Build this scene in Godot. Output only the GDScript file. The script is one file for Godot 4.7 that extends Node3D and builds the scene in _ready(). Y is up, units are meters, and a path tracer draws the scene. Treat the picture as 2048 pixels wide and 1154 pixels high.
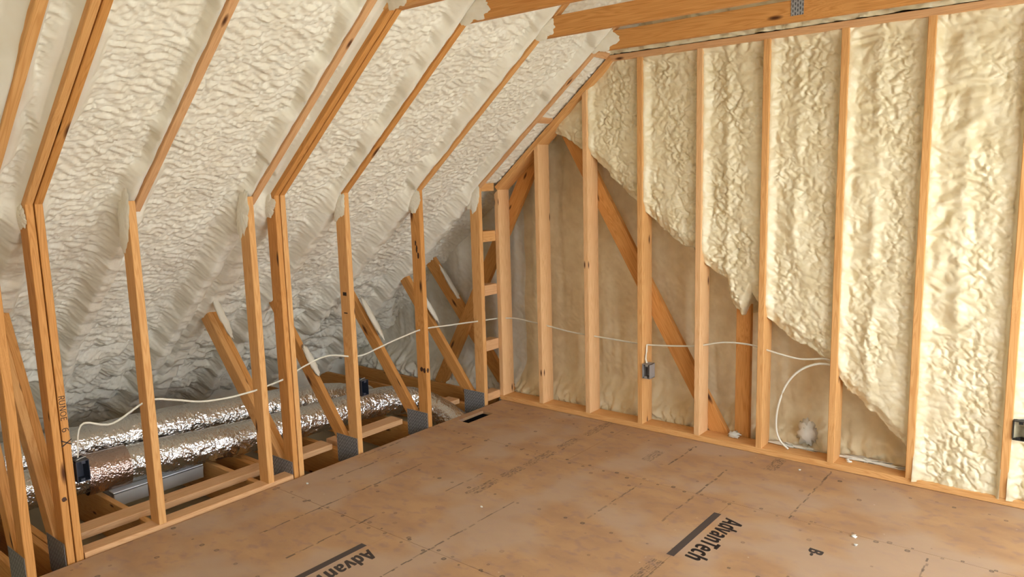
extends Node3D
# Unfinished attic room: roof trusses and a gable stud wall, sprayed with cream foam.
# x runs right along the gable wall, z runs from the gable wall towards the camera, y is up.

const TH := 0.6879              # roof slope
const KNEE := 1.64              # height where posts meet rafters
const CEIL_X := 1.027
const CEIL_Y := 2.475
const T := 0.038                # thickness of framing lumber

var rng := RandomNumberGenerator.new()
var M := {}
var wood: Array[StandardMaterial3D] = []
var taken := {}
var n_big := FastNoiseLite.new()
var n_mid := FastNoiseLite.new()
var n_fine := FastNoiseLite.new()
var n_cell := FastNoiseLite.new()


# ------------------------------------------------------------------ helpers
func numbered(called: String) -> String:
	var n: int = taken.get(called, 0)
	taken[called] = n + 1
	return called if n == 0 else "%s_%03d" % [called, n]


func thing(called: String, label: String, category: String, at := Vector3.ZERO, group := "") -> Node3D:
	var o := Node3D.new()
	o.name = numbered(called)
	add_child(o)
	o.position = at
	return tag(o, label, category, group)


func tag(o: Node3D, label: String, category: String, group := "") -> Node3D:
	o.set_meta("label", label)
	o.set_meta("category", category)
	if group:
		o.set_meta("group", group)
	return o


func setting(called: String, label := "") -> Node3D:
	var o := Node3D.new()
	o.name = called
	add_child(o)
	o.set_meta("kind", "structure")
	if label:
		o.set_meta("label", label)
	return o


func put(called: String, mesh: Mesh, m: Material, parent: Node3D = null, at := Vector3.ZERO) -> MeshInstance3D:
	var o := MeshInstance3D.new()
	o.mesh = mesh
	o.material_override = m
	if parent == null:
		o.name = numbered(called)
		add_child(o)
	else:
		o.name = called
		parent.add_child(o, true)
		o.position = at - parent.position
		return o
	o.position = at
	return o


func box_mesh(size: Vector3, c := 0.0) -> Mesh:
	return bar_mesh(size.x, size.z, size.y, c, Vector2.ZERO)


# A bar along y, centred on its axis at the origin, w across x and t across z, edges chamfered by c.
# cut0 / cut1: how far the bottom / top end runs on per metre of x (sloping saw cuts).
func bar_mesh(w: float, t: float, len: float, c := 0.002, uvo := Vector2.ZERO, cut0 := 0.0, cut1 := 0.0) -> ArrayMesh:
	var st := SurfaceTool.new()
	st.begin(Mesh.PRIMITIVE_TRIANGLES)
	var a := w / 2
	var b := t / 2
	var ring: Array[Vector2] = []
	if c > 0:
		ring = [Vector2(a - c, b), Vector2(a, b - c), Vector2(a, -b + c), Vector2(a - c, -b), Vector2(-a + c, -b), Vector2(-a, -b + c), Vector2(-a, b - c), Vector2(-a + c, b)]
	else:
		ring = [Vector2(a, b), Vector2(a, -b), Vector2(-a, -b), Vector2(-a, b)]
	var n := ring.size()
	var around := 0.0
	for i in n:
		var p := ring[i]
		var q := ring[(i + 1) % n]
		var e := p.distance_to(q)
		var nor := Vector3(-(q.y - p.y), 0, q.x - p.x).normalized()
		var v0 := [Vector3(p.x, -len / 2 + cut0 * p.x, p.y), Vector3(q.x, -len / 2 + cut0 * q.x, q.y), Vector3(q.x, len / 2 + cut1 * q.x, q.y), Vector3(p.x, len / 2 + cut1 * p.x, p.y)]
		if nor.dot(Vector3(p.x + q.x, 0, p.y + q.y)) < 0:
			nor = -nor
		var us := [around, around + e, around + e, around]
		for k in [0, 1, 2, 0, 2, 3]:
			st.set_normal(nor)
			st.set_uv(Vector2(us[k] / 0.3, v0[k].y / 2.6) + uvo)
			st.add_vertex(v0[k])
		around += e
	for top in 2:
		for i in range(1, n - 1):
			var idx := [0, i, i + 1] if top == 0 else [0, i + 1, i]
			for k in idx:
				var p: Vector2 = ring[k]
				st.set_normal(Vector3(0, 1 if top else -1, 0))
				st.set_uv(Vector2(p.x / 0.3, p.y / 9.0) + uvo)
				st.add_vertex(Vector3(p.x, (len / 2 + cut1 * p.x) if top else (-len / 2 + cut0 * p.x), p.y))
	st.index()
	return fix(st.commit())


# turn every triangle whose winding disagrees with its normals (front faces run clockwise)
func fix(m: ArrayMesh) -> ArrayMesh:
	var s := m.surface_get_arrays(0)
	var v: PackedVector3Array = s[Mesh.ARRAY_VERTEX]
	var nn: PackedVector3Array = s[Mesh.ARRAY_NORMAL]
	var ix: PackedInt32Array = s[Mesh.ARRAY_INDEX]
	for k in range(0, ix.size(), 3):
		var f := (v[ix[k + 1]] - v[ix[k]]).cross(v[ix[k + 2]] - v[ix[k]])
		if f.dot(nn[ix[k]] + nn[ix[k + 1]] + nn[ix[k + 2]]) > 0:
			var h := ix[k + 1]
			ix[k + 1] = ix[k + 2]
			ix[k + 2] = h
	s[Mesh.ARRAY_INDEX] = ix
	var out := ArrayMesh.new()
	out.add_surface_from_arrays(Mesh.PRIMITIVE_TRIANGLES, s)
	return out


# A piece of lumber from p0 to p1 (its centre line); "wide" points across its broad dimension w.
func lumber(called: String, p0: Vector3, p1: Vector3, wide: Vector3, w: float, t: float, kind: int, parent: Node3D = null, cut0 := 0.0, cut1 := 0.0) -> MeshInstance3D:
	var y := (p1 - p0).normalized()
	var x := (wide - y * wide.dot(y)).normalized()
	var z := x.cross(y)
	var uvo := Vector2(rng.randf() * 0.12, rng.randf())
	var o := put(called, bar_mesh(w, t, p0.distance_to(p1), 0.0025, uvo, cut0, cut1), wood[kind % wood.size()], parent, (p0 + p1) / 2)
	o.basis = Basis(x, y, z)
	return o


func on_roof(s: float, h: float, z: float) -> Vector3:
	return Vector3(s * cos(TH) + h * sin(TH), KNEE + s * sin(TH) - h * cos(TH), z)


func tube(points: PackedVector3Array, r: float, sides := 8, flat := 1.0) -> ArrayMesh:
	var c := Curve3D.new()
	for i in points.size():
		var d := (points[mini(i + 1, points.size() - 1)] - points[maxi(i - 1, 0)]) / 6.0
		c.add_point(points[i], -d, d)
	var len := c.get_baked_length()
	var n := maxi(6, int(len / 0.025))
	var st := SurfaceTool.new()
	st.begin(Mesh.PRIMITIVE_TRIANGLES)
	for i in n + 1:
		var p := c.sample_baked(len * i / n, true)
		var f := (c.sample_baked(minf(len, len * i / n + 0.004), true) - c.sample_baked(maxf(0, len * i / n - 0.004), true)).normalized()
		var u := f.cross(Vector3.UP if absf(f.y) < 0.95 else Vector3.RIGHT).normalized()
		var v := u.cross(f)
		for k in sides + 1:
			var a := TAU * k / sides
			st.set_normal(u * cos(a) + v * sin(a))
			st.set_uv(Vector2(float(k) / sides, len * i / n))
			st.add_vertex(p + (u * cos(a) * flat + v * sin(a)) * r)
	for i in n:
		for k in sides:
			var a := i * (sides + 1) + k
			for q in [a, a + 1, a + sides + 2, a, a + sides + 2, a + sides + 1]:
				st.add_index(q)
	return fix(st.commit())


# A grid of points f(u, v) with rows x cols cells, smooth, lit from the side "front" points to.
func sheet(rows: int, cols: int, f: Callable, front: Vector3) -> ArrayMesh:
	var v := PackedVector3Array()
	var nn := PackedVector3Array()
	var ix := PackedInt32Array()
	v.resize((rows + 1) * (cols + 1))
	nn.resize(v.size())
	for i in rows + 1:
		for j in cols + 1:
			v[i * (cols + 1) + j] = f.call(float(i) / rows, float(j) / cols)
	for i in rows + 1:
		var i0 := maxi(i - 1, 0) * (cols + 1)
		var i1 := mini(i + 1, rows) * (cols + 1)
		var ii := i * (cols + 1)
		for j in cols + 1:
			var g := (v[i1 + j] - v[i0 + j]).cross(v[ii + mini(j + 1, cols)] - v[ii + maxi(j - 1, 0)]).normalized()
			nn[ii + j] = front if g.length() < 0.5 else (g if g.dot(front) >= 0 else -g)
	var w := cols + 1
	var turn := (v[w] - v[0]).cross(v[1] - v[0]).dot(front) > 0
	for i in rows:
		for j in cols:
			var a := i * w + j
			if turn:
				ix.append_array(PackedInt32Array([a, a + 1, a + w, a + 1, a + w + 1, a + w]))
			else:
				ix.append_array(PackedInt32Array([a, a + w, a + 1, a + 1, a + w, a + w + 1]))
	var arr := []
	arr.resize(Mesh.ARRAY_MAX)
	arr[Mesh.ARRAY_VERTEX] = v
	arr[Mesh.ARRAY_NORMAL] = nn
	arr[Mesh.ARRAY_INDEX] = ix
	var m := ArrayMesh.new()
	m.add_surface_from_arrays(Mesh.PRIMITIVE_TRIANGLES, arr)
	return m


func lump(r: Vector3, seed_at: float, rough := 0.3, turns := 20) -> ArrayMesh:
	return ball(r, seed_at, rough, turns)


# a thin smear of foam lying on a face that looks along +z: wavy outline, feathered edge
func smear(rx: float, ry: float, thick: float, seed_at: float) -> ArrayMesh:
	return fix(sheet(14, 72, func(a, b):
		var ang: float = TAU * b
		var c := Vector2(cos(ang), sin(ang))
		var edge := 1.0 + 0.22 * n_mid.get_noise_2d(c.x * 1.3 + seed_at, c.y * 1.3) + 0.09 * n_fine.get_noise_2d(c.x * 4.0 + seed_at, c.y * 4.0)
		var rr: float = a * edge
		return Vector3(c.x * rr * rx, c.y * rr * ry, thick * (1.0 - pow(a, 3.0)) - 0.0005 + 0.12 * thick * n_mid.get_noise_2d(c.x * rr * 4.0 + seed_at, c.y * rr * 4.0)), Vector3(0, 0, 1)))


func ball(r: Vector3, seed_at: float, rough: float, turns: int) -> ArrayMesh:
	var st := SurfaceTool.new()
	st.begin(Mesh.PRIMITIVE_TRIANGLES)
	for i in turns + 1:
		for j in turns + 1:
			var a := float(i) / turns
			var b := float(j % turns) / turns
			var p := Vector3(sin(PI * a) * cos(TAU * b), cos(PI * a), sin(PI * a) * sin(TAU * b))
			st.set_normal((p / r).normalized())
			st.add_vertex(p * r * (1.0 + rough * 2.0 * n_mid.get_noise_3d(p.x * 2.2 + seed_at, p.y * 2.2, p.z * 2.2)))
	for i in turns:
		for j in turns:
			var a := i * (turns + 1) + j
			for q in [a, a + 1, a + turns + 1, a + 1, a + turns + 2, a + turns + 1]:
				st.add_index(q)
	return fix(st.commit())


# ------------------------------------------------------------------ materials
func noise(kind: int, f: float, oct := 3, s := 1) -> FastNoiseLite:
	var n := FastNoiseLite.new()
	n.noise_type = kind
	n.frequency = f
	n.fractal_octaves = oct
	n.seed = s
	return n


func noise_tex(f: float, oct: int, s: int, ramp: Array = [], size := 512) -> NoiseTexture2D:
	var t := NoiseTexture2D.new()
	t.width = size
	t.height = size
	t.seamless = true
	t.noise = noise(FastNoiseLite.TYPE_SIMPLEX_SMOOTH, f, oct, s)
	if ramp.size():
		var g := Gradient.new()
		g.offsets = PackedFloat32Array([0.15, 0.85])
		g.colors = PackedColorArray([ramp[0], ramp[1]])
		t.color_ramp = g
	return t


func foam(c0: Color, c1: Color, rough: float, relief: float, scale: float) -> StandardMaterial3D:
	var m := StandardMaterial3D.new()
	m.albedo_texture = noise_tex(0.012, 4, 11, [c0, c1])
	m.roughness = rough
	if relief > 0.0:
		m.heightmap_enabled = true
		m.heightmap_texture = noise_tex(0.03, 3, 23)
		m.heightmap_scale = relief
	m.uv1_triplanar = true
	m.uv1_world_triplanar = true
	m.uv1_scale = Vector3.ONE * scale
	return m


func plain(c: Color, rough := 0.6, metal := 0.0) -> StandardMaterial3D:
	var m := StandardMaterial3D.new()
	m.albedo_color = c
	m.roughness = rough
	m.metallic = metal
	return m


func wood_material(light: Color, dark: Color, knots: int, s: int) -> StandardMaterial3D:
	var W := 256
	var H := 1536
	var im := Image.create(W, H, false, Image.FORMAT_RGB8)
	var a := noise(FastNoiseLite.TYPE_SIMPLEX_SMOOTH, 1.0, 2, s)
	var r := RandomNumberGenerator.new()
	r.seed = s * 77 + 5
	var ks: Array[Vector3] = []
	for k in knots:
		ks.append(Vector3(r.randf() * W, (k + r.randf() * 0.8) * H / knots, r.randf_range(5, 11)))
	for y in H:
		var v := float(y) / H
		var wrap := clampf((v - 0.92) / 0.08, 0.0, 1.0)
		var near: Array[Vector3] = []
		for k in ks:
			if absf(k.y - y) < 90:
				near.append(k)
		for x in W:
			var u := float(x)
			var kn := 0.0
			for k in near:
				var dx := x - k.x
				var dy := (y - k.y) * 0.42
				var d := sqrt(dx * dx + dy * dy)
				if d < 60:
					u += signf(dx) * 14.0 * exp(-d / 16.0)
					kn = maxf(kn, clampf(1.35 - d / k.z, 0.0, 1.0))
			var g := a.get_noise_2d(u * 0.022, v * 2.2) * 4.2
			if wrap > 0:
				g = lerpf(g, a.get_noise_2d(u * 0.022, (v - 1.0) * 2.2) * 4.2, wrap)
			var ring := 0.5 + 0.5 * sin(g * 7.0 + u * 0.11)
			ring = ring * ring
			var streak := a.get_noise_2d(u * 0.35, v * 14.0 * (1.0 - wrap) + 40.0)
			var c := light.lerp(dark, clampf(ring * 0.5 + streak * 0.22 + 0.14, 0.0, 1.0))
			if kn > 0:
				c = c.lerp(Color(0.24, 0.12, 0.055), kn * 0.85)
			im.set_pixel(x, y, c)
	var m := StandardMaterial3D.new()
	m.albedo_texture = ImageTexture.create_from_image(im)
	m.roughness = 0.62
	m.metallic_specular = 0.35
	return m


func floor_texture() -> ImageTexture:
	# 4.2 m x 4.2 m of panel face: strands, blotches of dust, nail lines, stamps, nail heads
	var S := 768
	var im := Image.create(S, S, false, Image.FORMAT_RGB8)
	var a := noise(FastNoiseLite.TYPE_SIMPLEX_SMOOTH, 0.012, 4, 3)
	var b := noise(FastNoiseLite.TYPE_CELLULAR, 0.16, 1, 9)
	b.cellular_return_type = FastNoiseLite.RETURN_CELL_VALUE
	b.domain_warp_enabled = true
	var d := noise(FastNoiseLite.TYPE_SIMPLEX_SMOOTH, 0.008, 3, 31)
	var c0 := Color(0.74, 0.59, 0.435)
	var c1 := Color(0.675, 0.53, 0.40)
	var dust := Color(0.72, 0.62, 0.53)
	for y in S:
		for x in S:
			var c := c0.lerp(c1, clampf(0.5 + a.get_noise_2d(x * 1.0, y * 2.0) * 0.9 + b.get_noise_2d(x * 0.5, y) * 0.13, 0.0, 1.0))
			c = c.lerp(Color(0.60, 0.48, 0.44), clampf(a.get_noise_2d(x * 4.0 + 900.0, y * 6.0) * 1.1 - 0.12, 0.0, 0.55))
			im.set_pixel(x, y, c.lerp(dust, clampf(d.get_noise_2d(x, y) * 1.7 + 0.15, 0.0, 0.75)))
	im.resize(2048, 2048, Image.INTERPOLATE_CUBIC)
	var K := 2048 / 4.2
	var r := RandomNumberGenerator.new()
	r.seed = 8
	var ink := Color(0.23, 0.19, 0.175)
	# printed nail lines along z: [x, from, to]
	for l in [[0.06, 1.1, 1.45], [0.46, 1.3, 2.4], [0.775, 1.95, 2.45], [1.255, 1.4, 2.4], [1.68, 0.1, 0.46], [1.68, 0.8, 1.3], [1.99, 0.35, 1.17], [2.48, 0.04, 0.76], [2.66, 1.3, 2.2], [3.1, 0.8, 1.7], [0.86, 1.2, 1.5], [0.2, 1.2, 1.75], [0.5, 0.9, 1.05]]:
		var z: float = l[1]
		while z < l[2]:
			var step := r.randf_range(0.008, 0.05)
			var thick := r.randi_range(3, 6)
			mark(im, int((l[0] + r.randf_range(-0.004, 0.004)) * K), int(z * K), thick, int(step * K) + 1, ink, r.randf_range(0.15, 0.6))
			z += step + (r.randf_range(0.0, 0.03) if r.randf() < 0.4 else 0.0)
	# smudged stamp blocks, too worn to read
	for s in [[0.97, 0.0, 0.30], [0.965, 0.40, 0.60], [0.965, 0.68, 0.95], [0.965, 1.0, 1.17], [0.965, 1.22, 1.46], [1.51, 0.30, 0.47], [2.16, 0.02, 0.2], [2.13, 1.5, 1.75]]:
		for row in 6:
			var z: float = s[1]
			while z < s[2]:
				var step := r.randf_range(0.006, 0.03)
				mark(im, int((s[0] + row * 0.011 + r.randf_range(-0.002, 0.002)) * K), int(z * K), r.randi_range(3, 5), int(step * K) + 1, ink, r.randf_range(0.05, 0.45))
				z += step + r.randf_range(0.0, 0.012)
	# nail heads along the joists and small scuffs
	for z in [0.16, 0.74, 0.77, 1.39, 2.02, 2.05, 2.64, 3.08]:
		var x := 0.05
		while x < 3.9:
			blot(im, int(x * K), int((z + r.randf_range(-0.012, 0.012)) * K), r.randi_range(3, 6), ink, r.randf_range(0.3, 0.65))
			x += r.randf_range(0.09, 0.2)
	for k in 150:
		blot(im, r.randi_range(0, 2047), r.randi_range(0, 1700), r.randi_range(2, 6), Color(0.3, 0.22, 0.2), r.randf_range(0.15, 0.5))
	for k in 60:
		blot(im, r.randi_range(0, 2047), r.randi_range(0, 1700), r.randi_range(1, 2), Color(0.88, 0.84, 0.78), r.randf_range(0.4, 0.9))
	return ImageTexture.create_from_image(im)


func mark(im: Image, x: int, y: int, w: int, h: int, c: Color, a: float) -> void:
	for j in h:
		for i in w:
			if x + i >= 0 and x + i < im.get_width() and y + j >= 0 and y + j < im.get_height():
				im.set_pixel(x + i, y + j, im.get_pixel(x + i, y + j).lerp(c, a))


func blot(im: Image, x: int, y: int, r: int, c: Color, a: float) -> void:
	for j in range(-r, r + 1):
		for i in range(-r, r + 1):
			var d := sqrt(i * i + j * j)
			if d < r and x + i >= 0 and x + i < im.get_width() and y + j >= 0 and y + j < im.get_height():
				im.set_pixel(x + i, y + j, im.get_pixel(x + i, y + j).lerp(c, a * (1.0 if d > r * 0.5 else 0.55)))


func make_materials() -> void:
	n_big = noise(FastNoiseLite.TYPE_SIMPLEX_SMOOTH, 1.0, 2, 4)
	n_mid = noise(FastNoiseLite.TYPE_SIMPLEX_SMOOTH, 1.0, 1, 17)
	n_fine = noise(FastNoiseLite.TYPE_SIMPLEX_SMOOTH, 1.0, 1, 29)
	n_cell = noise(FastNoiseLite.TYPE_CELLULAR, 1.0, 1, 37)
	n_cell.fractal_type = FastNoiseLite.FRACTAL_NONE
	n_cell.cellular_distance_function = FastNoiseLite.DISTANCE_EUCLIDEAN_SQUARED
	n_cell.cellular_return_type = FastNoiseLite.RETURN_DISTANCE
	wood = [
		wood_material(Color(0.89, 0.69, 0.45), Color(0.79, 0.56, 0.32), 5, 1),
		wood_material(Color(0.92, 0.75, 0.55), Color(0.84, 0.64, 0.43), 4, 2),
		wood_material(Color(0.85, 0.62, 0.36), Color(0.72, 0.48, 0.24), 6, 3),
		wood_material(Color(0.88, 0.70, 0.51), Color(0.79, 0.59, 0.40), 4, 5),
	]
	M.foam_roof = foam(Color(0.935, 0.92, 0.865), Color(0.905, 0.875, 0.80), 0.72, 0.0, 1.3)
	M.foam_gable = foam(Color(0.925, 0.885, 0.765), Color(0.875, 0.815, 0.66), 0.36, 0.2, 1.3)
	M.foam_old = foam(Color(0.92, 0.85, 0.70), Color(0.87, 0.79, 0.63), 0.6, 0.0, 1.3)
	M.foam_white = foam(Color(0.93, 0.92, 0.88), Color(0.88, 0.86, 0.80), 0.7, 0.0, 2.0)
	M.floor = StandardMaterial3D.new()
	M.floor.albedo_texture = floor_texture()
	M.floor.roughness = 0.55
	M.floor.metallic_specular = 0.4
	M.edge = plain(Color(0.46, 0.33, 0.22), 0.8)
	M.ink = plain(Color(0.29, 0.25, 0.235), 0.7)
	M.pencil = plain(Color(0.16, 0.10, 0.06), 0.7)
	M.knot = plain(Color(0.25, 0.13, 0.06), 0.6)
	M.cable = plain(Color(0.87, 0.85, 0.78), 0.45)
	M.box_blue = plain(Color(0.17, 0.19, 0.24), 0.45)
	M.box_grey = plain(Color(0.58, 0.55, 0.52), 0.5)
	M.box_black = plain(Color(0.05, 0.05, 0.06), 0.5)
	M.drywall = plain(Color(0.74, 0.68, 0.56), 0.9)
	M.paper = plain(Color(0.90, 0.90, 0.90), 0.6)
	M.plank = plain(Color(0.62, 0.45, 0.27), 0.8)
	M.siding = plain(Color(0.78, 0.76, 0.70), 0.8)
	M.frame = plain(Color(0.88, 0.88, 0.86), 0.5)
	var foil := plain(Color(0.86, 0.86, 0.85), 0.26, 1.0)
	foil.heightmap_enabled = true
	foil.heightmap_texture = noise_tex(0.035, 3, 41)
	foil.heightmap_scale = 0.7
	foil.uv1_triplanar = true
	foil.uv1_world_triplanar = true
	foil.uv1_scale = Vector3.ONE * 2.4
	M.foil = foil
	M.tape = foil.duplicate()
	M.tape.albedo_color = Color(0.74, 0.66, 0.62)
	M.sheet_metal = plain(Color(0.72, 0.71, 0.69), 0.45, 0.3)
	# galvanised truss plate: rows of punched slots
	var g := Image.create(64, 64, false, Image.FORMAT_RGB8)
	g.fill(Color(0.60, 0.61, 0.62))
	var hm := Image.create(64, 64, false, Image.FORMAT_RGB8)
	hm.fill(Color(0.8, 0.8, 0.8))
	for i in 6:
		for j in 4:
			g.fill_rect(Rect2i(2 + i * 11, 1 + j * 16 + (i % 2) * 6, 4, 9), Color(0.27, 0.27, 0.28))
			hm.fill_rect(Rect2i(2 + i * 11, 1 + j * 16 + (i % 2) * 6, 4, 9), Color(0.1, 0.1, 0.1))
	var zn := plain(Color.WHITE, 0.5, 0.35)
	zn.albedo_texture = ImageTexture.create_from_image(g)
	zn.heightmap_enabled = true
	zn.heightmap_texture = ImageTexture.create_from_image(hm)
	zn.heightmap_scale = 0.15
	zn.uv1_scale = Vector3(4, 26, 1)
	M.zinc = zn


# ------------------------------------------------------------------ foam
# Rafters that foam is sprayed between: [z of far face, z of near face, how far the foam climbs the near face]
const RAFTERS := [[0.141, 0.179, 1.0], [0.745, 0.783, 1.0], [1.369, 1.407, 1.0], [1.813, 1.889, 0.55], [1.977, 2.015, 1.0], [2.594, 2.632, 1.0], [3.036, 3.112, 0.45], [3.226, 3.264, 1.0]]


func roof_h(s: float, z: float) -> float:
	# height of the foam face over the plane of the rafters' inner edges
	var base := -0.082 + 0.012 * n_big.get_noise_2d(s * 1.6, z * 1.6 + 9.0)
	var warp := 0.35 * n_big.get_noise_2d(s * 4.0 + 30.0, z * 3.0)
	var rip := absf(n_mid.get_noise_2d(z * 9.0 + warp * 2.0, s * 26.0 + warp * 3.0))
	var fine := absf(n_fine.get_noise_2d(z * 22.0, s * 48.0 + warp * 4.0))
	var h := base + rip * 0.019 + fine * 0.010 - 0.006
	var low := smoothstep(-0.75, -1.7, s)          # bigger lumps towards the eave
	if low > 0:
		h += low * (0.10 * absf(n_big.get_noise_2d(s * 3.2, z * 2.6 + 3.0)) - 0.03)
	var below := smoothstep(-0.02, -0.14, s)
	if z < 0.15:
		h = lerpf(h, -0.022 + rip * 0.016 + fine * 0.008, smoothstep(-0.25, -0.02, z) * smoothstep(-0.05, 0.05, s))
	for r in RAFTERS:
		var out := maxf(r[0] - z, z - r[1])
		if out > 0.14:
			continue
		var climb: float = r[2] if z > r[1] else 0.8
		var wob := 0.5 + 0.5 * n_big.get_noise_2d(s * 6.0, r[0] * 13.0)
		var lobe := smoothstep(0.35, 0.75, 0.5 + 0.6 * n_big.get_noise_2d(s * 2.6 + 40.0, r[0] * 9.0))
		var coat := 1.0 - smoothstep(0.006 + 0.016 * lobe, 0.020 + 0.018 * wob + 0.05 * lobe, out)
		var above := lerpf(h, -0.085 * (1.0 - climb) - 0.004 - 0.010 * wob, coat)
		if out < 0.0:
			above = -0.03
		var ridge := exp(-pow(maxf(out, 0.0) / 0.045, 2.0))
		var deep := lerpf(h, 0.026 + 0.018 * n_big.get_noise_2d(s * 7.0, r[0] * 5.0) + 0.35 * (h + 0.08), ridge)
		h = lerpf(above, deep, below)
	return h


func roof_bay(parent: Node3D, z0: float, z1: float, s0: float, s1: float, step: float) -> void:
	var cols := maxi(4, int((z1 - z0) / step))
	var rows := int((s1 - s0) / step)
	put("foam_bay", sheet(rows, cols, func(a, b):
		var s := lerpf(s0, s1, a)
		var z := lerpf(z0, z1, b)
		return on_roof(s, roof_h(s, z), z), Vector3(sin(TH), -cos(TH), 0)), M.foam_roof, parent)


# lower edge of the sprayed gable foam, bay by bay
const EDGE := [[-0.1, 2.4], [0.40, 2.06], [0.585, 1.99], [0.80, 1.86], [0.87, 1.81], [1.064, 1.623], [1.25, 1.46], [1.43, 1.30], [1.602, 1.21], [1.703, 1.105], [1.80, 1.05], [1.84, 0.90], [1.90, 0.84], [1.96, 0.98], [2.053, 0.853], [2.174, 0.745], [2.376, 0.645], [2.45, 0.58], [2.518, 0.47], [2.68, 0.334], [2.80, 0.225], [2.85, 0.16], [2.86, -0.6], [9.0, -0.6]]


func edge_y(x: float) -> float:
	for i in range(1, EDGE.size()):
		if x <= EDGE[i][0]:
			return lerpf(EDGE[i - 1][1], EDGE[i][1], (x - EDGE[i - 1][0]) / (EDGE[i][0] - EDGE[i - 1][0]))
	return -0.6


func recess_z(x: float, y: float) -> float:
	var z := -0.36 + 0.02 * n_big.get_noise_2d(x * 3.0, y * 2.0) + 0.012 * n_big.get_noise_2d(x * 9.0, y * 0.8)
	z += 0.006 * absf(n_mid.get_noise_2d(x * 16.0, y * 16.0))
	var low := smoothstep(0.24 + 0.05 * n_big.get_noise_2d(x * 4.0, 7.0), 0.0, y)
	return z + low * (0.17 + 0.05 * absf(n_mid.get_noise_2d(x * 9.0, y * 9.0)) + 0.02 * absf(n_fine.get_noise_2d(x * 22.0, y * 22.0)))


func gable_z(x: float, y: float, x0: float, x1: float, bay: int) -> float:
	var warp := n_big.get_noise_2d(x * 3.0 + bay * 5.0, y * 3.0)
	var sx := x + 0.014 * n_mid.get_noise_2d(x * 14.0, y * 14.0 + bay)
	var sy := y + 0.014 * n_mid.get_noise_2d(x * 14.0 + 9.0, y * 14.0 + bay)
	# rounded bubbles of two sizes
	var cell := n_cell.get_noise_2d(sx * 29.0, sy * 27.0 + bay * 7.0) + 1.0
	var small := n_cell.get_noise_2d(sx * 52.0 + 5.0, sy * 50.0) + 1.0
	var lumps := absf(n_mid.get_noise_2d(x * 12.0 + warp, y * 15.0 + bay * 9.0))
	var folds := n_mid.get_noise_2d(x * 2.2 + bay * 3.0, y * 10.0 + warp * 1.5)
	var u := (x - x0) / (x1 - x0)
	var broad := n_big.get_noise_2d(x * 4.0 + bay * 11.0, y * 1.6)
	var wave := clampf((bay - 4) * 0.32, 0.0, 1.0) * smoothstep(1.0, 0.2, u) * smoothstep(0.6, 1.0, y)
	var bubbly := clampf(0.65 + 1.1 * n_big.get_noise_2d(x * 3.2 + bay * 6.0, y * 1.9), 0.12, 1.0) * (1.0 - 0.85 * wave)
	var z := -0.052 + 0.012 * broad + bubbly * (-0.027 * cell - 0.014 * small) + 0.006 * lumps + 0.010 + 0.022 * folds * wave
	var rib := n_big.get_noise_1d(y * 2.5 + bay * 4.0)
	z += 0.014 * exp(-pow((u - 0.42 + 0.04 * rib) / 0.07, 2.0)) * (clampf(0.7 + rib, 0.0, 1.0) if bay >= 4 else 0.25)
	var d := minf(x - x0, x1 - x)
	var wob := 0.5 + 0.5 * n_big.get_noise_2d(y * 7.0, bay * 3.0 + (0.0 if u < 0.5 else 50.0))
	var coat := 1.0 - smoothstep(0.003, (0.075 if u < 0.5 else 0.035) * (0.4 + 0.6 * wob), d)
	z = lerpf(z, -0.010 - 0.014 * wob + 0.004 * lumps - 0.002 * cell, coat)
	z = lerpf(z, -0.022 + 0.02 * lumps, smoothstep(2.36, 2.44, y) * 0.8)
	# below the sprayed edge the wall drops back to the recess
	var jag := 0.05 * n_big.get_noise_2d(x * 7.0, y * 7.0) + 0.018 * n_mid.get_noise_2d(x * 22.0, y * 22.0)
	var below := (edge_y(x) + jag * 0.35 - y) * 0.75
	if x > 2.86:
		below = -1.0
		z += 0.03 * smoothstep(0.35, 0.02, y)
	z -= 0.03 * smoothstep(-0.06, 0.0, below)
	return lerpf(z, -0.40, smoothstep(0.0, 0.03, below))


func gable_bay(parent: Node3D, x0: float, x1: float, bay: int) -> void:
	var y0 := 0.03
	if x0 < 2.84:
		y0 = maxf(0.03, edge_y(x1) - 0.16)
	var step := 0.0062
	var y1 := 2.45
	var cols := int((x1 - x0) / step)
	var rows := int((y1 - y0) / step)
	put("foam_bay", sheet(rows, cols, func(a, b):
		var x := lerpf(x0, x1, b)
		var y := lerpf(y0, y1, a)
		# under the sloping plate the sheet stops at the slope
		var top := KNEE + x * tan(TH) - 0.005
		y = minf(y, top)
		return Vector3(x, y, gable_z(x, y, x0, x1, bay)), Vector3(0, 0, 1)), M.foam_gable, parent)


# ------------------------------------------------------------------ small things
func gusset(parent: Node3D, at: Vector3, w: float, h: float, face := Vector3(0, 0, 1)) -> void:
	var o := put("gusset_plate", bar_mesh(w, 0.002, h, 0.0004), M.zinc, parent, at)
	if absf(face.x) > 0.5:
		o.rotation.y = PI / 2


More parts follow.
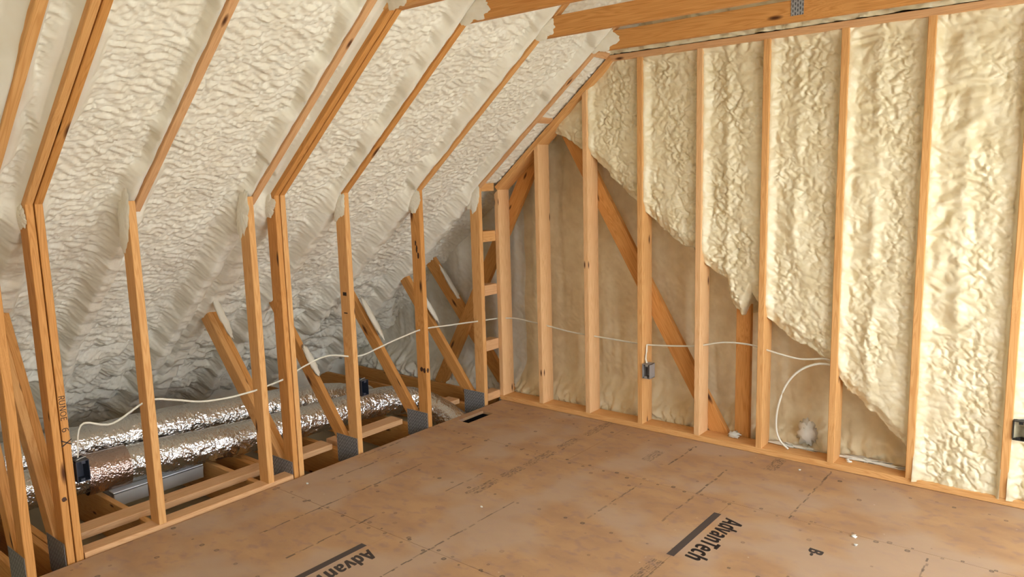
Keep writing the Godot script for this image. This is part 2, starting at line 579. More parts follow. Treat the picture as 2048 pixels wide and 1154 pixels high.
func truss(called: String, label: String, z: float, plies: int, kinds: Array, run := 0.79) -> Node3D:
	# z: the far face. Post, rafter, ceiling joist, web and floor joist of every ply, nailed into one frame.
	var o := thing(called, label, "roof truss", Vector3(0, 0, z))
	for k in plies:
		var zc := z + T * 0.5 + k * T
		var gap := 0.0008 if plies > 1 else 0.0
		var kd: int = kinds[k % kinds.size()]
		# the post's top is sawn to the slope of the rafter
		lumber("post", Vector3(-0.0445, -0.02, zc), Vector3(-0.0445, KNEE - 0.0445 * tan(TH), zc), Vector3.RIGHT, 0.089, T - gap * 2 - (0.004 if plies > 1 else 0.0), kd, o, 0.0, tan(TH))
		lumber("rafter", on_roof(-2.3, -0.07, zc), on_roof(3.2, -0.07, zc), Vector3(sin(TH), -cos(TH), 0), 0.14, T - gap * 2 - (0.004 if plies > 1 else 0.0), kinds[(k + 1) % kinds.size()], o)
		lumber("ceiling_joist", Vector3(0.86, CEIL_Y + 0.055, zc), Vector3(4.14, CEIL_Y + 0.055, zc), Vector3.UP, 0.11, T, kinds[(k + 2) % kinds.size()], o, -0.8, 0.8)
		lumber("floor_joist", Vector3(-2.1, -0.14, zc), Vector3(5.0, -0.14, zc), Vector3.UP, 0.235, T - 0.004, 2, o)
		var b := Vector3(-0.165, 0.06, zc)
		var rise := (KNEE - 0.165 * tan(TH) - 0.06) / (1.0 + run * tan(TH)) + 0.13
		var t := Vector3(-0.165 - rise * run, 0.06 + rise, zc)
		lumber("web", b, t, Vector3(0.785, 0.62, 0), 0.089, T, 2 if k == 0 else 0, o, -0.5, 0.4)
	gusset(o, Vector3(-0.108, 0.0, z + plies * T + 0.0015), 0.206, 0.19)
	return o


func cable(label: String, pts: PackedVector3Array, r := 0.006) -> void:
	tag(put("electrical_cable", tube(pts, r, 8, 0.6), M.cable), label, "cable")


func outlet_box(label: String, at: Vector3, turn: float, m: Material, tilt := 0.0) -> void:
	# open-fronted single gang box; its mouth faces +z before turning; the origin is the middle of its mouth
	var o := thing("outlet_box", label, "outlet box", at)
	o.rotation = Vector3(0, turn, tilt)
	var w := 0.056
	var h := 0.098
	var d := 0.07
	var t := 0.003
	var shell := SurfaceTool.new()
	shell.begin(Mesh.PRIMITIVE_TRIANGLES)
	for s in [-1, 1]:
		shell.append_from(bar_mesh(t, d, h, 0.0006), 0, Transform3D(Basis(), Vector3(s * (w - t) / 2, 0, -d / 2)))
		shell.append_from(bar_mesh(w, d, t, 0.0006), 0, Transform3D(Basis(), Vector3(0, s * (h - t) / 2, -d / 2)))
	shell.append_from(bar_mesh(w, t, h, 0.0006), 0, Transform3D(Basis(), Vector3(0, 0, -d)))
	put_local("shell", shell.commit(), m, o, Vector3.ZERO)
	for s in [-1, 1]:
		put_local("screw_ear", bar_mesh(0.018, 0.004, 0.013, 0.001), m, o, Vector3(0.004 * s, s * (h / 2 - 0.009), -0.003))
	put_local("mounting_nail", tube(PackedVector3Array([Vector3(-0.045, 0.035, -0.03), Vector3(0.0, 0.053, -0.03), Vector3(0.028, 0.056, -0.03)]), 0.002, 6), M.sheet_metal, o, Vector3.ZERO)


func put_local(called: String, mesh: Mesh, m: Material, parent: Node3D, at: Vector3) -> MeshInstance3D:
	var o := put(called, mesh, m, parent)
	o.position = at
	return o


func flex_duct(label: String, pts: PackedVector3Array, r: float, s: float) -> Node3D:
	# foil sleeve with shallow hoops of the wire coil and crumpled skin
	var o := thing("flex_duct", label, "air duct", pts[0])
	var c := Curve3D.new()
	for i in pts.size():
		var d := (pts[mini(i + 1, pts.size() - 1)] - pts[maxi(i - 1, 0)]) / 6.0
		c.add_point(pts[i], -d, d)
	var len := c.get_baked_length()
	var rows := int(len / 0.010)
	var m := sheet(rows, 72, func(a, b):
		var p := c.sample_baked(len * a, true)
		var f := (c.sample_baked(minf(len, len * a + 0.02), true) - c.sample_baked(maxf(0, len * a - 0.02), true)).normalized()
		var u := f.cross(Vector3.UP).normalized()
		var v := u.cross(f)
		var ang: float = TAU * b
		var dir := u * cos(ang) + v * sin(ang)
		var along: float = len * a
		var under := 0.5 - 0.5 * sin(ang)
		var crease := absf(n_mid.get_noise_3d(along * 11.0 + s, cos(ang) * 1.3, sin(ang) * 1.3))
		var crisp := absf(n_fine.get_noise_3d(along * 34.0 + s, cos(ang) * 3.2, sin(ang) * 3.2))
		var rr := r * (1.0 + 0.05 * n_big.get_noise_1d(along * 3.0 + s)) - (0.004 + 0.012 * under) * crease - (0.001 + 0.006 * under) * crisp
		return p + dir * rr - pts[0] * 0.0, Vector3.UP)
	# outward normals all round
	var arr := m.surface_get_arrays(0)
	var vv: PackedVector3Array = arr[Mesh.ARRAY_VERTEX]
	var nn: PackedVector3Array = arr[Mesh.ARRAY_NORMAL]
	var ix: PackedInt32Array = arr[Mesh.ARRAY_INDEX]
	for i in vv.size():
		var near := c.sample_baked(len * float(i / 73) / rows, true)
		if nn[i].dot(vv[i] - near) < 0:
			nn[i] = -nn[i]
	arr[Mesh.ARRAY_NORMAL] = nn
	var am := ArrayMesh.new()
	am.add_surface_from_arrays(Mesh.PRIMITIVE_TRIANGLES, arr)
	put("sleeve", fix(am), M.foil, o).position = -pts[0]
	return o


func print_text(called: String, text: String, at: Vector3, size: float, squeeze: float, parent: Node3D, label: String, slant := 0.0) -> void:
	# ink printed on the panels: letters read along +z, their tops towards +x
	var f := SystemFont.new()
	f.font_names = PackedStringArray(["Droid Sans"])
	f.font_weight = 700
	var t := TextMesh.new()
	t.font = f
	t.text = text
	t.font_size = 64
	t.pixel_size = size / 64.0
	t.depth = 0.0004
	t.horizontal_alignment = HORIZONTAL_ALIGNMENT_LEFT
	t.vertical_alignment = VERTICAL_ALIGNMENT_BOTTOM
	var o := put(called, t, M.ink, parent, at)
	o.basis = Basis(Vector3(0, 0, squeeze), Vector3(1, 0, slant), Vector3(0, 1, 0))
	o.set_meta("label", label)
	# a second, slightly shifted impression makes the stamped letters as heavy as they are
	var again := put(called, t, M.ink, parent, at + Vector3(0.003, 0.0, 0.0045))
	again.basis = o.basis


func _ready() -> void:
	rng.seed = 20
	# ---------------------------------------------------------------- camera, sky, exposure
	var cam := Camera3D.new()
	cam.name = "camera"
	cam.fov = 42.465
	cam.position = Vector3(3.6278, 1.6838, 4.291)
	cam.rotation = Vector3(-0.1435, 0.6812, -0.0272)
	cam.near = 0.05
	add_child(cam)
	cam.make_current()
	var we := WorldEnvironment.new()
	we.name = "world_environment"
	var env := Environment.new()
	var sky := Sky.new()
	var sm := ProceduralSkyMaterial.new()
	sm.sky_top_color = Color(0.87, 0.91, 0.96)
	sm.sky_horizon_color = Color(0.94, 0.96, 0.98)
	sm.ground_horizon_color = Color(0.84, 0.87, 0.88)
	sm.ground_bottom_color = Color(0.78, 0.80, 0.79)
	sm.sun_angle_max = 1.0
	sm.energy_multiplier = 1.0
	sky.sky_material = sm
	env.background_mode = Environment.BG_SKY
	env.sky = sky
	env.background_energy_multiplier = 1.0
	env.tonemap_mode = Environment.TONE_MAPPER_LINEAR
	env.tonemap_exposure = 12.0
	env.sdfgi_enabled = true
	env.ssao_enabled = true
	env.ssil_enabled = true
	we.environment = env
	add_child(we)

	make_materials()
	build_setting()
	build_trusses()
	build_gable()
	build_knee_wall()
	build_ducts()
	build_wiring()
	build_scraps()


# ------------------------------------------------------------------ the setting
func slab(called: String, lo: Vector3, hi: Vector3, m: Material, parent: Node3D) -> MeshInstance3D:
	return put(called, box_mesh(hi - lo), m, parent, (lo + hi) / 2)


func wall_with_openings(parent: Node3D, axis: int, at: float, thick: float, a0: float, a1: float, y0: float, y1: float, holes: Array, m: Material) -> void:
	# a wall across x (axis 0) or z (axis 2), with openings [a0, a1, y0, y1] left free
	var cuts := [a0]
	for h in holes:
		cuts.append(h[0])
		cuts.append(h[1])
	cuts.append(a1)
	for i in cuts.size() - 1:
		var lo := y0
		if i % 2 == 1:
			var h: Array = holes[(i - 1) / 2]
			wall_piece(parent, axis, at, thick, cuts[i], cuts[i + 1], y0, h[2], m)
			lo = h[3]
		wall_piece(parent, axis, at, thick, cuts[i], cuts[i + 1], lo, y1, m)


func wall_piece(parent: Node3D, axis: int, at: float, thick: float, a0: float, a1: float, y0: float, y1: float, m: Material) -> void:
	if axis == 0:
		slab("wall_panel", Vector3(at, y0, a0), Vector3(at + thick, y1, a1), m, parent)
	else:
		slab("wall_panel", Vector3(a0, y0, at), Vector3(a1, y1, at + thick), m, parent)


func window(n: int, axis: int, at: float, a0: float, a1: float, y0: float, y1: float) -> void:
	var o := setting("window_%d" % n)
	for k in 5:
		var p0 := [Vector2(a0, y0), Vector2(a0, y1), Vector2(a0, y0), Vector2(a1, y0), Vector2((a0 + a1) / 2, y0)][k] as Vector2
		var p1 := [Vector2(a1, y0), Vector2(a1, y1), Vector2(a0, y1), Vector2(a1, y1), Vector2((a0 + a1) / 2, y1)][k] as Vector2
		var q0 := Vector3(at, p0.y, p0.x) if axis == 0 else Vector3(p0.x, p0.y, at)
		var q1 := Vector3(at, p1.y, p1.x) if axis == 0 else Vector3(p1.x, p1.y, at)
		var b := put("window_frame", bar_mesh(0.05, 0.05, q0.distance_to(q1) + 0.05, 0.003), M.frame, o, (q0 + q1) / 2)
		if absf(q1.y - q0.y) < 0.01:
			b.rotation = Vector3(PI / 2, 0, 0) if axis == 0 else Vector3(0, 0, PI / 2)


func build_setting() -> void:
	# floor of tongue-and-groove panels, a real joint between them
	var fl := setting("floor", "tan wood strand subfloor with nail lines and dark stamped print")
	var rows := [[-0.0, 0.753, [0.02, 1.15, 3.59, 5.0]], [0.756, 2.033, [0.02, 2.186, 4.62, 5.0]], [2.036, 3.3, [0.02, 1.0, 3.44, 5.0]], [3.303, 4.56, [0.02, 2.2, 4.64, 5.0]], [4.563, 5.6, [0.02, 1.1, 3.5, 5.0]]]
	for r in rows:
		for i in r[2].size() - 1:
			var x0: float = r[2][i] + (0.0012 if i else 0.0)
			var x1: float = r[2][i + 1] - 0.0012
			if r[0] < 0.5 and i == 0:
				panel(fl, 0.02, x1, 0.57, r[1])                       # around the register hole
				panel(fl, 0.02, x1, r[0], 0.302)
				panel(fl, 0.02, 0.082, 0.302, 0.57)
				panel(fl, 0.182, x1, 0.302, 0.57)
			else:
				panel(fl, x0, x1, r[0], r[1])
	for p in [[Vector3(2.203, 0.0003, 0.925), 0.128, 0.70, "dark stamped panel name with a bar below, right of the floor's middle"], [Vector3(0.995, 0.0003, 2.195), 0.118, 0.74, "dark stamped panel name with a bar below, at the lower edge"]]:
		print_text("panel_print", "AdvanTech", p[0], p[1], p[2], fl, p[3], 0.14)
		slab("print_bar", Vector3(p[0].x - 0.040, 0.0, p[0].z - 0.015), Vector3(p[0].x - 0.003, 0.0005, p[0].z + 0.505), M.ink, fl)
	print_text("panel_print", "B-", Vector3(2.64, 0.0003, 0.99), 0.085, 0.9, fl, "small dark stamped mark", 0.1)
	# roof: deck slab outside, foam bays inside
	var ce := setting("ceiling", "cream spray foam between the rafters of the sloping roof")
	var d0 := on_roof(-2.5, -0.20, 2.6)
	var d1 := on_roof(3.45, -0.20, 2.6)
	var deck := put("roof_deck", bar_mesh(0.02, 6.4, d0.distance_to(d1), 0.0), M.plank, ce, (d0 + d1) / 2)
	deck.basis = Basis(Vector3(sin(TH), -cos(TH), 0), Vector3(cos(TH), sin(TH), 0), Vector3(0, 0, 1))
	var bounds := [-0.37, 0.16, 0.764, 1.388, 1.851, 1.996, 2.613, 3.074, 3.245]
	for i in bounds.size() - 1:
		roof_bay(ce, bounds[i], bounds[i + 1], -2.85, 1.75, 0.0088)
		roof_bay(ce, bounds[i], bounds[i + 1], 1.75, 3.3, 0.03)
	roof_bay(ce, 3.245, 5.6, -2.85, 3.3, 0.035)
	for p in [[0.179, 0.10], [0.783, 0.08], [1.407, 0.09], [1.889, 0.06], [2.056, 0.13], [2.682, 0.14], [3.112, 0.05], [3.273, 0.06]]:
		var l: float = p[1]
		var c := put("foam_collar", smear(0.058, l * 1.05, 0.010, p[0] * 9.0), M.foam_roof, ce, Vector3(-0.054, KNEE - 0.03 - l * 0.45, p[0]))
		c.rotation.z = -0.25
	for p in [[-0.60, 0.70, 0.764, 0.15], [-0.50, 0.52, 1.388, 0.10], [-0.72, 0.88, 1.87, 0.14], [-0.62, 0.70, 0.16, 0.14], [-0.70, 0.82, -0.19, 0.16]]:
		var c := put("foam_flap", lump(Vector3(0.014, p[3] * 1.15, 0.024), p[0] * 19.0, 0.12, 36), M.foam_roof, ce, Vector3(p[0] + 0.035, p[1] + 0.02, p[2]))
		c.rotation.z = 0.67
	# overspray on the left ends of the ceiling joists
	for p in [[1.06, 0.179, 0.13], [1.05, 0.783, 0.09], [1.06, 1.407, 0.14], [1.05, 1.889, 0.10]]:
		put("foam_flap", smear(p[2], 0.066, 0.009, p[1] * 23.0), M.foam_roof, ce, Vector3(p[0], CEIL_Y + 0.060, p[1]))
	# the far slope and the dormer roof above the windows, out of the frame
	var e0 := Vector3(2.52, 3.78, 2.6)
	var e1 := Vector3(4.06, 2.515, 2.6)
	var far := put("roof_deck", bar_mesh(0.12, 6.4, e0.distance_to(e1) + 0.1, 0.0), M.foam_roof, ce, (e0 + e1) / 2)
	far.basis = Basis(Vector3(sin(TH), cos(TH), 0), Vector3(cos(TH), -sin(TH), 0), Vector3(0, 0, -1))
	slab("dormer_ceiling", Vector3(3.95, 2.47, -0.5), Vector3(5.3, 2.6, 5.75), M.foam_roof, ce)
	# walls
	var wl := setting("wall_left")
	slab("eave_wall", Vector3(-2.25, -0.5, -0.6), Vector3(-2.1, 0.35, 5.75), M.foam_roof, wl)
	slab("lower_ceiling_board", Vector3(-2.2, -0.30, -0.6), Vector3(5.2, -0.275, 5.75), M.drywall, wl)
	var wr := setting("wall_right")
	var right := [[0.5, 2.1, 0.35, 2.3], [2.5, 4.1, 0.35, 2.3]]
	wall_with_openings(wr, 0, 5.0, 0.15, -0.5, 5.75, -0.5, 2.55, right, M.foam_gable)
	for i in 2:
		window(i + 1, 0, 5.08, right[i][0], right[i][1], right[i][2], right[i][3])
	var wf := setting("wall_front")
	var front := [[3.3, 4.2, 0.9, 2.0]]
	wall_with_openings(wf, 2, 5.6, 0.15, -2.25, 5.15, -0.5, 3.9, front, M.foam_gable)
	window(3, 2, 5.68, 3.3, 4.2, 0.9, 2.0)
	# gable wall: outer boards, recessed foam, sprayed bays between the studs
	var wb := setting("wall_back", "cream spray foam between the studs of the gable wall")
	slab("sheathing", Vector3(-2.3, -0.5, -0.62), Vector3(5.15, 3.95, -0.5), M.siding, wb)
	for part in [[-2.2, 0.0, 190], [0.0, 3.3, 300]]:
		put("foam_recess", sheet(230, part[2], func(a, b):
			var x := lerpf(part[0], part[1], b)
			var y := lerpf(-0.26, 2.55, a)
			return Vector3(x, y, recess_z(x, y)), Vector3(0, 0, 1)), M.foam_roof if part[0] < -1.0 else M.foam_old, wb)
	for i in STUDS.size() - 1:
		if i >= 1:
			gable_bay(wb, STUDS[i] + T - 0.004, STUDS[i + 1] + 0.004, i)
	# above the top plate, up to the ridge
	put("foam_gable_peak", sheet(60, 120, func(a, b):
		var x := lerpf(0.9, 4.1, b)
		var y := lerpf(2.477, 3.75, a)
		return Vector3(x, y, lerpf(-0.01, -0.09, smoothstep(2.50, 2.62, y)) + 0.05 * (absf(n_mid.get_noise_2d(x * 9.0, y * 14.0)) - 0.2) + 0.02 * absf(n_fine.get_noise_2d(x * 30.0, y * 30.0))), Vector3(0, 0, 1)), M.foam_gable, wb)


func panel(parent: Node3D, x0: float, x1: float, z0: float, z1: float) -> void:
	var m := box_mesh(Vector3(x1 - x0, 0.019, z1 - z0))
	var a := m.surface_get_arrays(0)
	var v: PackedVector3Array = a[Mesh.ARRAY_VERTEX]
	var uv: PackedVector2Array = a[Mesh.ARRAY_TEX_UV]
	var c := Vector3((x0 + x1) / 2, -0.0095, (z0 + z1) / 2)
	for i in v.size():
		uv[i] = Vector2(v[i].x + c.x, v[i].z + c.z) / 4.2
	a[Mesh.ARRAY_TEX_UV] = uv
	var am := ArrayMesh.new()
	am.add_surface_from_arrays(Mesh.PRIMITIVE_TRIANGLES, a)
	put("subfloor_panel", am, M.floor, parent, c)


# ------------------------------------------------------------------ framing
func build_trusses() -> void:
	truss("roof_truss", "roof truss next to the corner, blocked to the gable wall", 0.141, 1, [0, 3, 2])
	truss("roof_truss", "roof truss with a large dark knot on its post, second from the gable wall", 0.745, 1, [2, 0, 2])
	var t3 := truss("roof_truss", "roof truss with a dark outlet box on its post, third from the gable wall", 1.369, 1, [0, 2, 2])
	var t4 := truss("double_truss", "doubled roof truss standing at the end of the low sole plate near the duct", 1.813, 2, [0, 2, 2], 0.86)
	var t5 := truss("double_truss", "doubled roof truss with handwriting on its post, at the left of the picture", 3.036, 2, [2, 2, 0], 0.47)
	truss("roof_truss", "roof truss cut by the left edge of the picture", 3.235, 1, [2, 0, 2], 0.3)
	# knots that the photograph shows on the post of the second truss, lumber stamps on the third
	var t2 := get_node("roof_truss_001") as Node3D
	for k in [[-0.050, 1.285, 0.007, 0.018], [-0.040, 1.245, 0.009, 0.026], [-0.028, 1.20, 0.009, 0.02], [-0.045, 0.405, 0.014, 0.016], [-0.018, 0.40, 0.012, 0.018]]:
		put("knot", lump(Vector3(k[2], k[3], 0.0015), k[0] * 50.0, 0.15, 14), M.knot, t2, Vector3(k[0], k[1], 0.783))
	put("knot", lump(Vector3(0.0015, 0.016, 0.010), 4.0, 0.15, 14), M.knot, t2, Vector3(0.0, 0.40, 0.768))
	for k in [1.02, 0.90]:
		put("stamp", bar_mesh(0.034, 0.001, 0.022 if k > 1.0 else 0.007, 0.0), M.pencil, t3, Vector3(-0.045, k, 1.4072))
	put("knot", lump(Vector3(0.0015, 0.011, 0.011), 7.0, 0.15, 14), M.knot, t5, Vector3(0.0, 0.305, 3.092))
	# nail plate on the ceiling joist next to the gable wall
	var first := get_node("roof_truss") as Node3D
	gusset(first, Vector3(2.268, 2.545, 0.141 + T + 0.001), 0.066, 0.082)
	# lumber marks written on the doubled post
	var f := SystemFont.new()
	f.font_names = PackedStringArray(["Droid Sans"])
	var marks := [["RUNOE", 0.785, 0.036], ["6", 0.635, 0.04], ["X", 0.58, 0.062]]
	for m in marks:
		var t := TextMesh.new()
		t.font = f
		t.text = m[0]
		t.font_size = 48
		t.pixel_size = m[2] / 48.0
		t.depth = 0.0005
		t.horizontal_alignment = HORIZONTAL_ALIGNMENT_LEFT
		t.vertical_alignment = VERTICAL_ALIGNMENT_CENTER
		var o := put("handwriting", t, M.pencil, t5, Vector3(0.0006, m[1], 3.056))
		o.basis = Basis(Vector3(0, -1, 0), Vector3(0, 0, -1), Vector3(1, 0, 0))


const STUDS := [0.0, 0.382, 0.795, 1.214, 1.622, 2.026, 2.444, 2.850, 3.275, 3.69, 4.10, 4.51, 4.92]
const SD := 0.132               # depth of the gable studs


func build_gable() -> void:
	var o := thing("wall_frame", "gable wall frame of yellow pine studs and plates around the cream foam", "wall frame", Vector3(0, 0, 0))
	var kinds := [1, 1, 1, 0, 1, 0, 0, 0, 0, 0, 1, 0, 1]
	lumber("bottom_plate", Vector3(0.0, 0.019, -SD / 2), Vector3(5.0, 0.019, -SD / 2), Vector3.BACK, SD, T, 0, o)
	lumber("top_plate", Vector3(CEIL_X - 0.04, CEIL_Y - 0.02, -SD / 2), Vector3(5.0, CEIL_Y - 0.02, -SD / 2), Vector3.BACK, SD, T, 3, o)
	lumber("sloped_plate", on_roof(0.01, 0.019, -SD / 2), on_roof(1.31, 0.019, -SD / 2), Vector3.BACK, SD, T, 0, o)
	for i in STUDS.size():
		var x: float = STUDS[i] + T / 2
		var top: float = minf(CEIL_Y - T, KNEE + (x * tan(TH)) - T / cos(TH))
		var cut := tan(TH) if top < CEIL_Y - T - 0.01 else 0.0
		lumber("stud", Vector3(x, 0.038, -SD / 2), Vector3(x, top, -SD / 2), Vector3.RIGHT, T, SD, kinds[i], o, 0.0, cut)
	# blocks between the gable wall and the first truss
	for y in [1.645, 1.28, 0.875, 0.45, 0.05]:
		lumber("block", Vector3(-0.0445, y, 0.0), Vector3(-0.0445, y, 0.141), Vector3.RIGHT, 0.089, 0.08 if y < 1.5 and y > 0.1 else 0.06, 0 if y > 1.0 else 3, o)
	for s in [0.70, 1.30]:
		lumber("block", on_roof(s, -0.045, 0.0), on_roof(s, -0.045, 0.141), Vector3(cos(TH), sin(TH), 0), 0.045, 0.09, 3, o)
	# the truss behind the studs
	var g := thing("gable_truss", "old gable truss with crossing diagonal webs, deep behind the gable studs", "roof truss", Vector3(0, 0, -0.2))
	var zc := -SD - 0.022
	lumber("web", Vector3(-0.80, -0.03, zc), Vector3(0.42, 2.10, zc), Vector3(1, -0.57, 0), 0.115, T, 2, g)
	lumber("web", Vector3(-0.02, -0.02, zc - 0.04), Vector3(-0.90, 1.04, zc - 0.04), Vector3(0.8, 0.6, 0), 0.115, T, 2, g)
	lumber("web", Vector3(0.56, 2.06, zc), Vector3(1.755, 0.0, zc), Vector3(0.87, 0.5, 0), 0.115, T, 2, g)
	lumber("post", Vector3(1.885, 0.0, zc), Vector3(1.885, 1.05, zc), Vector3.RIGHT, 0.092, T, 2, g)
	lumber("bottom_chord", Vector3(-1.9, -0.045, -0.06), Vector3(-0.08, -0.045, -0.06), Vector3.UP, 0.11, T, 2, g)


func build_knee_wall() -> void:
	# studs with a rafter of their own between the doubled trusses
	for p in [[2.644, 2.594, "single stud standing on the sole plate, in the middle of the open bay", "single rafter above the stud in the middle of the open bay"], [2.018, 1.977, "single stud standing close beside the doubled post at the end of the sole plate", "single rafter close beside the doubled rafter, partly buried in foam"]]:
		var z: float = p[0] + T / 2
		tag(lumber("wall_stud", Vector3(-0.0445, 0.02, z), Vector3(-0.0445, KNEE - 0.0445 * tan(TH), z), Vector3.RIGHT, 0.089, T, 0, null, 0.0, tan(TH)), p[2], "stud")
		tag(lumber("rafter", on_roof(-2.2, -0.07, p[1] + T / 2), on_roof(3.2, -0.07, p[1] + T / 2), Vector3(sin(TH), -cos(TH), 0), 0.14, T, 3), p[3], "rafter")
	tag(lumber("sole_plate", Vector3(-0.0445, 0.001, 1.893), Vector3(-0.0445, 0.001, 3.034), Vector3.RIGHT, 0.089, T, 3), "pinkish sole plate along the floor's edge under the two single studs", "plate")
	for p in [[2.630, "floor joist crossing under the sole plate below the single stud in the open bay"], [1.998, "floor joist crossing under the end of the sole plate beside the doubled truss"]]:
		tag(lumber("floor_joist", Vector3(-2.1, -0.14, p[0] + T / 2), Vector3(5.0, -0.14, p[0] + T / 2), Vector3.UP, 0.235, T - 0.004, 0), p[1], "joist")
	# flat boards nailed behind the posts, bay by bay
	var runs := [[3.03, 1.89, "long flat board behind the sole plate, on the floor joists"], [1.81, 1.41, "short flat board on the joists between the doubled truss and the third truss"], [1.366, 0.786, "flat board on the joists between the second and third trusses"], [0.36, 0.182, "flat board on the joists beside the floor register hole"]]
	for r in runs:
		tag(lumber("blocking_board", Vector3(-0.325, -0.012, r[0]), Vector3(-0.325, -0.012, r[1]), Vector3.RIGHT, 0.12, T, 3), r[2], "board")


# ------------------------------------------------------------------ ducts
func build_ducts() -> void:
	var d1 := flex_duct("front silver foil flex duct lying on the joists behind the knee wall posts", PackedVector3Array([Vector3(-0.92, 0.13, 4.4), Vector3(-0.86, 0.112, 3.4), Vector3(-0.74, 0.108, 2.4), Vector3(-0.62, 0.098, 1.75), Vector3(-0.54, 0.098, 1.1), Vector3(-0.50, 0.09, 0.75), Vector3(-0.38, 0.045, 0.52), Vector3(-0.18, -0.04, 0.44), Vector3(-0.02, -0.11, 0.43)]), 0.108, 3.0)
	# crumpled tape collar at the joint
	put("tape_collar", tube(PackedVector3Array([Vector3(-0.782, 0.109, 2.72), Vector3(-0.755, 0.109, 2.50)]), 0.116, 24), M.tape, d1)
	flex_duct("rear silver foil flex duct against the foam, behind the front duct", PackedVector3Array([Vector3(-1.28, 0.16, 4.4), Vector3(-1.14, 0.19, 3.3), Vector3(-1.01, 0.19, 2.4), Vector3(-0.92, 0.175, 1.75), Vector3(-0.85, 0.13, 1.2), Vector3(-0.84, 0.08, 0.9), Vector3(-0.88, 0.0, 0.62)]), 0.128, 40.0)
	var t := thing("sheet_metal_duct", "flat grey sheet metal duct low between the joists under the foil duct", "air duct", Vector3(-0.9, -0.1, 2.3))
	put("trunk", bar_mesh(0.18, 0.54, 0.06, 0.004), M.sheet_metal, t, Vector3(-0.80, -0.075, 2.335))
	put("seam", bar_mesh(0.012, 0.54, 0.02, 0.003), M.sheet_metal, t, Vector3(-0.712, -0.04, 2.335))
	put("paper_strip", bar_mesh(0.06, 0.54, 0.006, 0.001), M.paper, t, Vector3(-0.74, -0.022, 2.335))
	var b := thing("floor_register_boot", "dark open register hole cut in the floor near the corner", "register hole", Vector3(0.132, -0.02, 0.436))
	var st := SurfaceTool.new()
	st.begin(Mesh.PRIMITIVE_TRIANGLES)
	for s in [-1, 1]:
		st.append_from(bar_mesh(0.002, 0.268, 0.20, 0.0), 0, Transform3D(Basis(), Vector3(s * 0.051, -0.1, 0)))
		st.append_from(bar_mesh(0.104, 0.002, 0.20, 0.0), 0, Transform3D(Basis(), Vector3(0, -0.1, s * 0.135)))
	st.append_from(bar_mesh(0.104, 0.268, 0.002, 0.0), 0, Transform3D(Basis(), Vector3(0, -0.2, 0)))
	put_local("boot", st.commit(), M.box_black, b, Vector3.ZERO)


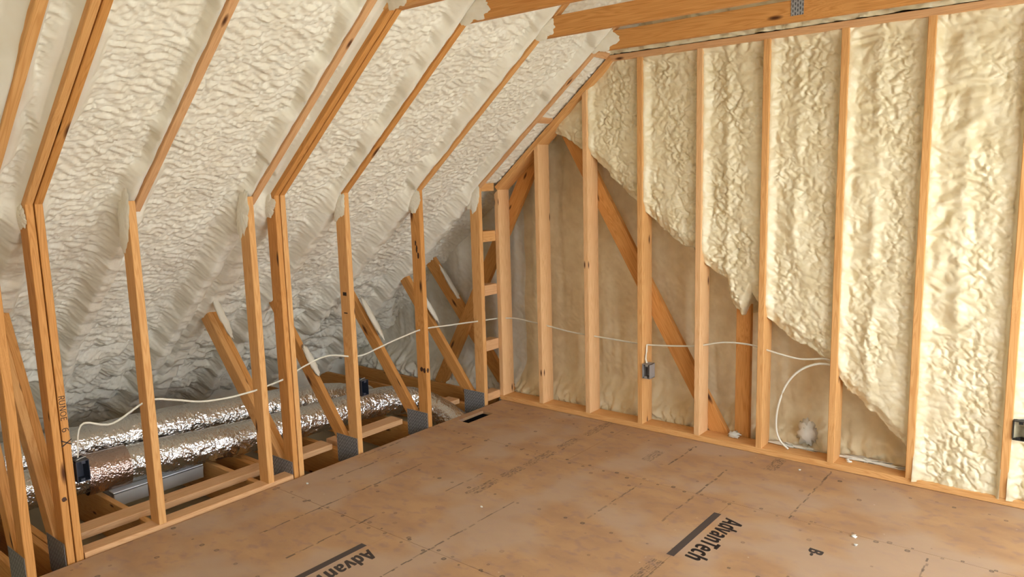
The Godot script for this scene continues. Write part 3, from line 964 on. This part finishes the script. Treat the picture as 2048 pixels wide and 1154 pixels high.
# ------------------------------------------------------------------ wiring
func build_wiring() -> void:
	cable("white electrical cable running behind the knee wall posts and into the gable wall", PackedVector3Array([Vector3(-0.05, 0.46, 3.0), Vector3(-0.10, 0.60, 2.95), Vector3(-0.09, 0.57, 2.82), Vector3(-0.05, 0.65, 2.66), Vector3(-0.045, 0.625, 2.53), Vector3(-0.045, 0.58, 2.39), Vector3(-0.045, 0.562, 2.24), Vector3(-0.045, 0.565, 2.04), Vector3(-0.045, 0.59, 1.85), Vector3(-0.045, 0.63, 1.74), Vector3(-0.06, 0.655, 1.55), Vector3(-0.045, 0.62, 1.39), Vector3(-0.045, 0.61, 1.29), Vector3(-0.045, 0.65, 1.05), Vector3(-0.045, 0.683, 0.80), Vector3(-0.045, 0.683, 0.69), Vector3(-0.045, 0.665, 0.45), Vector3(-0.045, 0.645, 0.16), Vector3(-0.03, 0.637, 0.0), Vector3(0.03, 0.640, -0.05), Vector3(0.134, 0.644, -0.06), Vector3(0.40, 0.62, -0.065), Vector3(0.639, 0.593, -0.065), Vector3(0.82, 0.585, -0.065), Vector3(1.246, 0.573, -0.06), Vector3(1.40, 0.585, -0.055), Vector3(1.622, 0.612, -0.05), Vector3(1.80, 0.655, -0.05), Vector3(1.964, 0.659, -0.05), Vector3(2.06, 0.640, -0.05), Vector3(2.25, 0.61, -0.05), Vector3(2.40, 0.628, -0.05), Vector3(2.48, 0.61, -0.05)]), 0.0055)
	cable("loose white cable end hanging in a curve down to the gable bottom plate", PackedVector3Array([Vector3(2.45, 0.603, -0.03), Vector3(2.36, 0.595, -0.04), Vector3(2.26, 0.54, -0.04), Vector3(2.185, 0.44, -0.045), Vector3(2.14, 0.30, -0.05), Vector3(2.13, 0.17, -0.055), Vector3(2.155, 0.09, -0.055), Vector3(2.205, 0.045, -0.06)]), 0.007)
	tag(put("box_wire", tube(PackedVector3Array([Vector3(1.257, 0.575, -0.05), Vector3(1.266, 0.53, -0.03), Vector3(1.262, 0.49, -0.025), Vector3(1.276, 0.44, -0.025)]), 0.006, 8), M.cable), "short cable stapled to the stud, running down into the grey outlet box", "cable")
	outlet_box("open grey outlet box on the fourth stud of the gable wall", Vector3(1.284, 0.408, 0.012), 0.0, M.box_grey)
	outlet_box("black outlet box on the stud at the right edge of the picture", Vector3(3.345, 0.40, 0.012), 0.0, M.box_black)
	outlet_box("dark outlet box high on the third truss post, over the foil duct", Vector3(0.012, 0.412, 1.336), PI / 2, M.box_blue)
	outlet_box("dark outlet box on the doubled post with handwriting, before the foil duct", Vector3(0.012, 0.414, 3.004), PI / 2, M.box_blue)


# ------------------------------------------------------------------ scraps
func build_scraps() -> void:
	tag(put("foam_scrap", lump(Vector3(0.035, 0.02, 0.022), 3.0, 0.35, 16), M.foam_white, null, Vector3(1.855, 0.055, -0.095)), "white foam scrap lying on the bottom plate before the short post", "foam scrap")
	tag(put("foam_tuft", lump(Vector3(0.05, 0.075, 0.04), 8.0, 0.22, 30), M.foam_white, null, Vector3(2.27, 0.12, -0.2)), "white fluffy foam tuft behind the hanging cable end", "foam scrap")
	tag(put("foam_strip", lump(Vector3(0.13, 0.014, 0.02), 12.0, 0.45, 28), M.foam_roof, null, Vector3(2.64, 0.046, -0.12)), "thin white foam strip on the bottom plate beneath the slanting foam edge", "foam scrap")
	tag(put("foam_strip", lump(Vector3(0.12, 0.012, 0.016), 15.0, 0.45, 28), M.foam_roof, null, Vector3(2.20, 0.045, -0.125)), "thin white foam strip on the bottom plate at the foot of the hanging cable", "foam scrap")
	for p in [[Vector3(2.535, 0.044, -0.09), 0.010, "white foam crumb on the bottom plate close beside the seventh stud"], [Vector3(2.55, 0.044, -0.06), 0.012, "white foam crumb on the front of the bottom plate before the thin foam strip"], [Vector3(2.79, 0.003, 0.78), 0.014, "largest pale crumb on the subfloor right of the stamped panel name"], [Vector3(2.82, 0.003, 0.86), 0.008, "pale crumb on the subfloor touching the small stamped mark"], [Vector3(1.16, 0.003, 1.55), 0.007, "tiny white crumb on the subfloor in the middle of the open floor"], [Vector3(2.33, 0.003, 0.12), 0.007, "tiny white crumb on the subfloor before the bottom plate, left of the seventh stud"], [Vector3(0.14, 0.003, 1.9), 0.008, "tiny white crumb on the subfloor beside the doubled post"]]:
		tag(put("foam_crumb", lump(Vector3(p[1], p[1] * 0.6, p[1] * 0.8), p[0].x * 30, 0.4, 8), M.foam_white, null, p[0]), p[2], "foam scrap", "foam crumbs")
